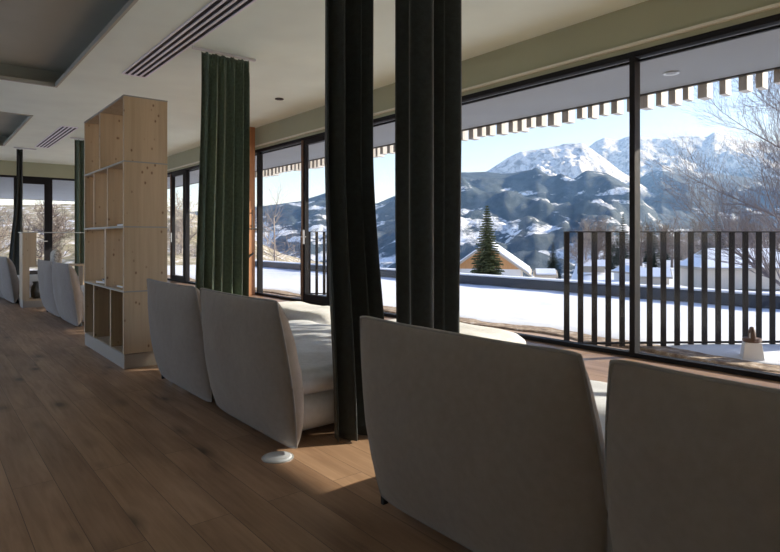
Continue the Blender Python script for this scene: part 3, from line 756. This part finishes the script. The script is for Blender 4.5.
# ------------------------------------------------------------------ trees
def seg(V, Fc, a, b, ra, rb, n=4):
    t = (b - a).normalized(); s = t.cross(Vector((0.3, 0.2, 1)))
    if s.length < 1e-3: s = t.cross(Vector((1, 0, 0)))
    s.normalize(); w = s.cross(t); k0 = len(V)
    for p, r in ((a, ra), (b, rb)):
        for k in range(n): V.append(p + (s * math.cos(2 * PI * k / n) + w * math.sin(2 * PI * k / n)) * r)
    for k in range(n): Fc.append((k0 + k, k0 + (k + 1) % n, k0 + n + (k + 1) % n, k0 + n + k))
RMIN = [0.004]
def grow(V, Fc, p, d, L, r, lev, rnd, spread=0.55, upb=0.12, nseg=4, kids=3):
    step = L / nseg
    for i in range(nseg):
        d2 = (d + Vector((rnd.uniform(-1, 1), rnd.uniform(-1, 1), rnd.uniform(-1, 1))) * 0.16 + Vector((0, 0, upb * .4))).normalized()
        q = p + d2 * step; r2 = r * 0.82
        seg(V, Fc, p, q, r, r2, 5 if lev > 3 else 3)
        if lev > 0 and (i > 0 or lev < 4):
            for _ in range(kids if i == nseg - 1 else max(1, kids - 1)):
                ax = Vector((rnd.uniform(-1, 1), rnd.uniform(-1, 1), rnd.uniform(-0.4, 0.8)))
                nd = (d2 * (1 - spread) + ax.normalized() * spread + Vector((0, 0, upb))).normalized()
                grow(V, Fc, q, nd, L * rnd.uniform(0.5, 0.72), max(RMIN[0], r2 * 0.55), lev - 1, rnd, spread, upb, 3, kids)
        p, d, r = q, d2, r2
def bare_tree(h, lev, seed, material, label, cat='tree', group=None, kids=3, r=None, spread=0.55, big=False):
    rnd = random.Random(seed); V = []; Fc = []; V2 = []; F2 = []
    r = r or h * 0.018
    p = Vector((0, 0, 0)); d = Vector((0, 0, 1)); n = 7
    e = empty('bare_tree', (0, 0, 0)); tag(e, label, cat, group)
    for i in range(n):
        q = p + (d + Vector((rnd.uniform(-.06, .06), rnd.uniform(-.06, .06), 0))).normalized() * h * 0.11
        seg(V, Fc, p, q, r, r * 0.86, 8)
        if i > 0 and big:
            for _ in range(3):
                a = rnd.uniform(0, 2 * PI); L = h * rnd.uniform(.40, .52) * (1 - i * .06)
                bp = q.copy(); bd = Vector((math.cos(a), math.sin(a), rnd.uniform(.35, .9))).normalized(); br = r * .45
                for j in range(10):
                    bd = (bd + Vector((rnd.uniform(-.12, .12), rnd.uniform(-.12, .12), rnd.uniform(-.02, .10)))).normalized()
                    bq = bp + bd * L / 10; seg(V2, F2, bp, bq, br, br * .84, 5); br *= .84; bp = bq
                    for _k in range(3 if j else 1):
                        sd_ = bd.cross(Vector((rnd.uniform(-1, 1), rnd.uniform(-1, 1), rnd.uniform(-1, 1)))).normalized()
                        grow(V2, F2, bp, (bd * .75 + sd_ * .6 + Vector((0, 0, .1))).normalized(), L * rnd.uniform(.22, .38) * (1.15 - j * .06), max(.006, br * .5), lev, rnd, .38, .06, 4, 2)
        elif i > 0:
            for _ in range(3):
                a = rnd.uniform(0, 2 * PI)
                grow(V2, F2, q, Vector((math.cos(a) * .9, math.sin(a) * .9, rnd.uniform(0.15, 0.7))).normalized(), h * rnd.uniform(.24, .34) * (1 - i * .05), r * 0.42, lev, rnd, spread, 0.08, 4, kids)
        p = q; r *= 0.86
    grow(V2, F2, p, Vector((0, 0, 1)), h * .25, r, lev, rnd, spread, 0.08, 4, kids)
    link('trunk', ([tuple(v) for v in V], Fc), material, e, smooth=True)
    link('branches', ([tuple(v) for v in V2], F2), material, e)
    return e
def spruce(h, rad, n, seed, material, label, group=None, tiers=26):
    rnd = random.Random(seed); V = []; Fc = []; T = []; TF = []
    e = empty('spruce_tree', (0, 0, 0)); tag(e, label, 'tree', group)
    seg(T, TF, Vector((0, 0, 0)), Vector((0, 0, h * .97)), h * .018, 0.01, 8)
    link('trunk', ([tuple(v) for v in T], TF), M['bark'], e)
    for k in range(tiers):
        t = (k + 0.5) / tiers; z = h * (0.06 + 0.92 * t)
        rr = rad * (1 - t) ** 0.85 + 0.03 * h / 7
        nb = max(5, int(15 * (1 - t) + 5))
        for j in range(nb):
            a = 2 * PI * j / nb + rnd.uniform(-.3, .3); L = rr * rnd.uniform(.72, 1.12)
            dr = Vector((math.cos(a), math.sin(a), 0)); side = Vector((-dr.y, dr.x, 0))
            m = max(4, int(n * L / rad))
            for i in range(m):
                s = (i + .6) / m
                c = dr * L * s + Vector((0, 0, z - L * 0.30 * s + L * .12 * s * s))
                wd = L * 0.34 * (1 - s * .65) + 0.03 * rad
                for sg in (-1, 1, 0):
                    tip = c + (side * sg * wd + dr * wd * (0.55 if sg else 1.1) + Vector((0, 0, -wd * rnd.uniform(.15, .6))))
                    b1 = c + dr * 0.035 * rad + Vector((0, 0, 0.03 * rad)); b2 = c - dr * 0.045 * rad - Vector((0, 0, .05 * rad))
                    q = len(V); V += [c + Vector((0, 0, .02)), b1, tip, b2]; Fc.append((q, q + 1, q + 2)); Fc.append((q, q + 2, q + 3))
    link('needles', ([tuple(v) for v in V], Fc), material, e); return e
def place(o, u, d, dz=0.0, rz=0.0, sc=1.0):
    x, y_ = at(u, d); o.location = (x, y_, gz(d, u if d < 100 else 700) + dz); o.rotation_euler = (0, 0, rz); o.scale = (sc, sc, sc); return o
place(spruce(7.8, 1.6, 13, 2, M['needle'], 'green young spruce tree standing before the timber-gabled house', tiers=44), 487, 40, 0)
place(spruce(6.2, 1.25, 12, 4, M['needle_dark'], 'small dark spruce behind the little snow-roofed hut', tiers=36), 553, 72, 0.3)
place(bare_tree(13.2, 2, 21, M['bark_big'], 'large bare tree at the right edge with fine spreading twigs', r=0.21, big=True), 800, 24, 0, 0.4)
place(bare_tree(7.5, 2, 5, M['bark_pale'], 'small bare tree seen through the glass left of the open door frame', kids=3), 275, 38, 0)
sp0 = spruce(12.5, 2.4, 9, 9, M['needle_dark'], '', tiers=26)
RMIN[0] = 0.035
bt0 = bare_tree(12, 2, 33, M['bark_pale'], '', kids=3, r=0.3)
bt1 = bare_tree(12, 2, 41, M['bark'], '', kids=3, r=0.4)
band = [(578, 175, 1, .9), (586, 190, 1, 1.05), (592, 160, 2, .85), (598, 200, 2, 1.1), (604, 180, 1, 1.0), (611, 185, 0, 1.0), (617, 170, 0, .92), (623, 190, 0, 1.15), (641, 200, 2, 1.1), (647, 165, 0, 1.02), (654, 190, 0, 1.1), (661, 170, 2, .95), (666, 185, 0, .95),
        (672, 200, 2, 1.1), (679, 175, 0, .9), (686, 165, 1, .95), (693, 190, 0, 1.0), (701, 180, 2, 1.0), (709, 175, 0, .9), (717, 190, 0, 1.35), (722, 175, 0, 1.0), (731, 185, 1, 1.1), (741, 180, 2, 1.1), (752, 190, 2, 1.1), (765, 185, 1, 1.1), (778, 185, 2, 1.1)]
used = set(); NM = ['dark spruce', 'pale bare tree', 'brown bare tree']
for k, (u, d, kind, sc) in enumerate(band):
    d = (150, 192, 232, 170, 212)[k % 5] + (k % 3) * 9
    src = (sp0, bt0, bt1)[kind]
    o = src if kind not in used else copy_tree(src); used.add(kind)
    place(o, u, d, -0.3, k * 1.7, sc * d / 175)
    side = 'left of the window post' if u < 634 else ('just right of the window post' if u < 700 else 'above the barn roof')
    tag(o, 'distant %s in the belt beyond the railing, %s' % (NM[kind], side), 'tree', 'distant %ss %s' % (NM[kind], side))
hb = [(0, 80), (16, 125), (30, 100), (47, 75), (62, 100), (172, 90), (181, 75), (193, 95)]
for k, (u, d) in enumerate(hb):
    o = copy_tree((bt0, bt1)[k % 2]); place(o, u, d, 1.5, k * 2.1, 0.8)
    w_ = 'end windows at the far left' if u < 100 else 'strip between shelf and green curtain'
    tag(o, 'bare tree on a scrubby slope through the %s' % w_, 'tree', 'bare trees seen through the %s' % w_)

# ------------------------------------------------------------------ houses
def house(u, d, zb, w, l, hw, hr, rz, wall_m, label, gable_m=None, hip=0.0, roof_m=None, wins=(), over=0.5, chimney=True, name='house', cat='house'):
    x, y_ = at(u, d); base = math.atan2(FW.y, FW.x) - PI / 2            # local +y looks away from the room
    e = empty(name, (x, y_, zb), base + rz); tag(e, label, cat)
    link('walls', bx(-w / 2, w / 2, 0, l, 0, hw), wall_m, e)
    # gable prism (ridge along local y)
    bm = bmesh.new()
    if not hip:
        v = [bm.verts.new(p) for p in ((-w/2, 0, hw), (w/2, 0, hw), (0, 0, hw + hr), (-w/2, l, hw), (w/2, l, hw), (0, l, hw + hr))]
        for f in ((0, 1, 2), (5, 4, 3), (0, 3, 4, 1)): bm.faces.new([v[i] for i in f])
        link('gable', bm, gable_m or wall_m, e)
    else: bm.free()
    def roofmesh(off, th, ov):
        bm = bmesh.new(); k = hr / (w / 2); o2 = w / 2 + ov
        ze = hw - ov * k + off; zr = hw + hr + off
        yf, yb = -ov, l + ov; hp = hip
        top = [(-o2, yf, ze), (o2, yf, ze), (o2, yb, ze), (-o2, yb, ze), (0, yf + hp, zr), (0, yb - hp, zr)]
        a = [bm.verts.new((p[0], p[1], p[2] + th)) for p in top]; b = [bm.verts.new(p) for p in top]
        for q in (a, b):
            for f in ((0, 4, 5, 3), (1, 2, 5, 4)):
                bm.faces.new([q[i] for i in (f if q is a else f[::-1])])
            if hp:
                for f in ((0, 1, 4), (2, 3, 5)): bm.faces.new([q[i] for i in (f if q is a else f[::-1])])
        if hp: edges = ((0, 1), (1, 2), (2, 3), (3, 0))
        else: edges = ((0, 4), (4, 1), (1, 2), (2, 5), (5, 3), (3, 0))
        for i, j in edges: bm.faces.new((a[i], a[j], b[j], b[i]))
        bmesh.ops.recalc_face_normals(bm, faces=bm.faces[:]); return bm
    link('roof', roofmesh(0.0, 0.22, over), roof_m or M['bargeboard'], e)
    link('roof_snow', roofmesh(0.23, 0.14, over - 0.18), M['snow'], e)
    for (wx, wz, ww, wh, face) in wins:
        if face == 'f': f = link('window', bx(wx - ww / 2, wx + ww / 2, -0.06, 0.02, wz, wz + wh), M['lantern'], e); link('pane', bx(wx - ww / 2 + .08, wx + ww / 2 - .08, -0.08, -0.055, wz + .08, wz + wh - .08), M['housewin'], f)
    if chimney: link('chimney', bx(w * .12, w * .12 + .5, l * .5, l * .5 + .5, hw + hr * .4, hw + hr + .7), M['brick'], e)
    return e
house(487, 58, gz(58) + 0.1, 6.6, 9, 3.0, 2.35, R(-14), M['plaster'], 'white alpine house with an orange timber gable behind the green spruce', M['ochre'], wins=((1.8, 1.2, 1.1, 1.2, 'f'), (-1.6, 1.2, 1.1, 1.2, 'f')), over=1.0, chimney=False)
house(555, 62, gz(62) + 1.2, 1.9, 2.0, 1.1, 0.45, R(80), M['beige_plaster'], 'tiny beige hut with a snowy roof left of the railing', chimney=False, over=0.2, name='garden_hut', cat='hut')
house(640, 120, gz(120) - 1.0, 4.6, 5, 2.9, 1.0, R(20), M['plaster'], 'small white house with dark windows just right of the black window post', wins=((-1.2, 1.3, 1.0, 1.0, 'f'), (1.1, 1.3, 1.0, 1.0, 'f')), name='house')
house(668, 104, gz(104) - 1.0, 4.5, 5, 2.4, 1.2, R(70), M['beige_plaster'], 'beige house with reddish timber partly hidden by railing slats', M['ochre'], wins=((0.5, 1.0, 1.0, 1.0, 'f'),))
house(604, 150, gz(150) + 0.2, 4.5, 6, 1.6, 1.3, R(75), M['bargeboard'], 'distant low barn with snow on its roof left of the black window post', chimney=False)
e = house(788, 82, gz(82) + 0.3, 6.5, 13.5, 3.0, 2.2, R(88), M['beige_plaster'], 'long beige barn with a broad blue-white snowy hipped roof behind the railing', hip=2.4, wins=(), over=0.6, chimney=False, name='barn', cat='barn')
house(288, 46, gz(46) + 0.3, 4.5, 5, 1.6, 1.0, R(60), M['ochre'], 'low ochre timber shed outside the pane beside the wooden door', chimney=False, name='shed', cat='shed', over=.4)

# ------------------------------------------------------------------ light
w = bpy.data.worlds.new('sky'); S.world = w; w.use_nodes = True
nt = w.node_tree; bg = nt.nodes['Background']
sky = nt.nodes.new('ShaderNodeTexSky'); sky.sky_type = 'NISHITA'; sky.sun_disc = False
SUN_AZ = Vector((math.cos(R(-26)), math.sin(R(-26)))); SUN_EL = math.atan(0.505 * math.cos(R(26)))
sky.sun_elevation = SUN_EL; sky.sun_rotation = math.atan2(SUN_AZ.x, SUN_AZ.y); sky.altitude = 900; sky.air_density = 1.0; sky.dust_density = 0.5; sky.ozone_density = 2.0
tn = nt.nodes.new('ShaderNodeMix'); tn.data_type = 'RGBA'; tn.blend_type = 'MULTIPLY'; tn.inputs[0].default_value = 1; tn.inputs[7].default_value = (1.08, 0.97, 1.06, 1)
nt.links.new(sky.outputs[0], tn.inputs[6]); nt.links.new(tn.outputs[2], bg.inputs[0]); bg.inputs[1].default_value = 0.103
sd = bpy.data.lights.new('sun', 'SUN'); sd.energy = 2.95; sd.angle = R(0.55); sd.color = (1.0, 0.93, 0.82)
so = bpy.data.objects.new('sun', sd); C.objects.link(so)
dirv = Vector((SUN_AZ.x * math.cos(SUN_EL), SUN_AZ.y * math.cos(SUN_EL), math.sin(SUN_EL)))
so.rotation_euler = dirv.to_track_quat('Z', 'Y').to_euler(); so.location = (20, -10, 15)

# ------------------------------------------------------------------ camera
cd = bpy.data.cameras.new('camera'); cam = bpy.data.objects.new('camera', cd); C.objects.link(cam); S.camera = cam
cd.sensor_width = 36; cd.lens = F / 780 * 36; cd.clip_end = 20000; cd.clip_start = 0.05
cd.shift_y = -(276 - HOR) / 780
cam.location = (0, 0, H)
cam.rotation_euler = (PI / 2, 0, -math.atan2(FW.x, FW.y))
S.view_settings.view_transform = 'Standard'; S.view_settings.look = 'None'; S.view_settings.gamma = 1; S.view_settings.use_curve_mapping = False
S.view_settings.exposure = 1.5
S.cycles.max_bounces = 10; S.cycles.diffuse_bounces = 6; S.cycles.transparent_max_bounces = 16
S.cycles.sample_clamp_indirect = 6
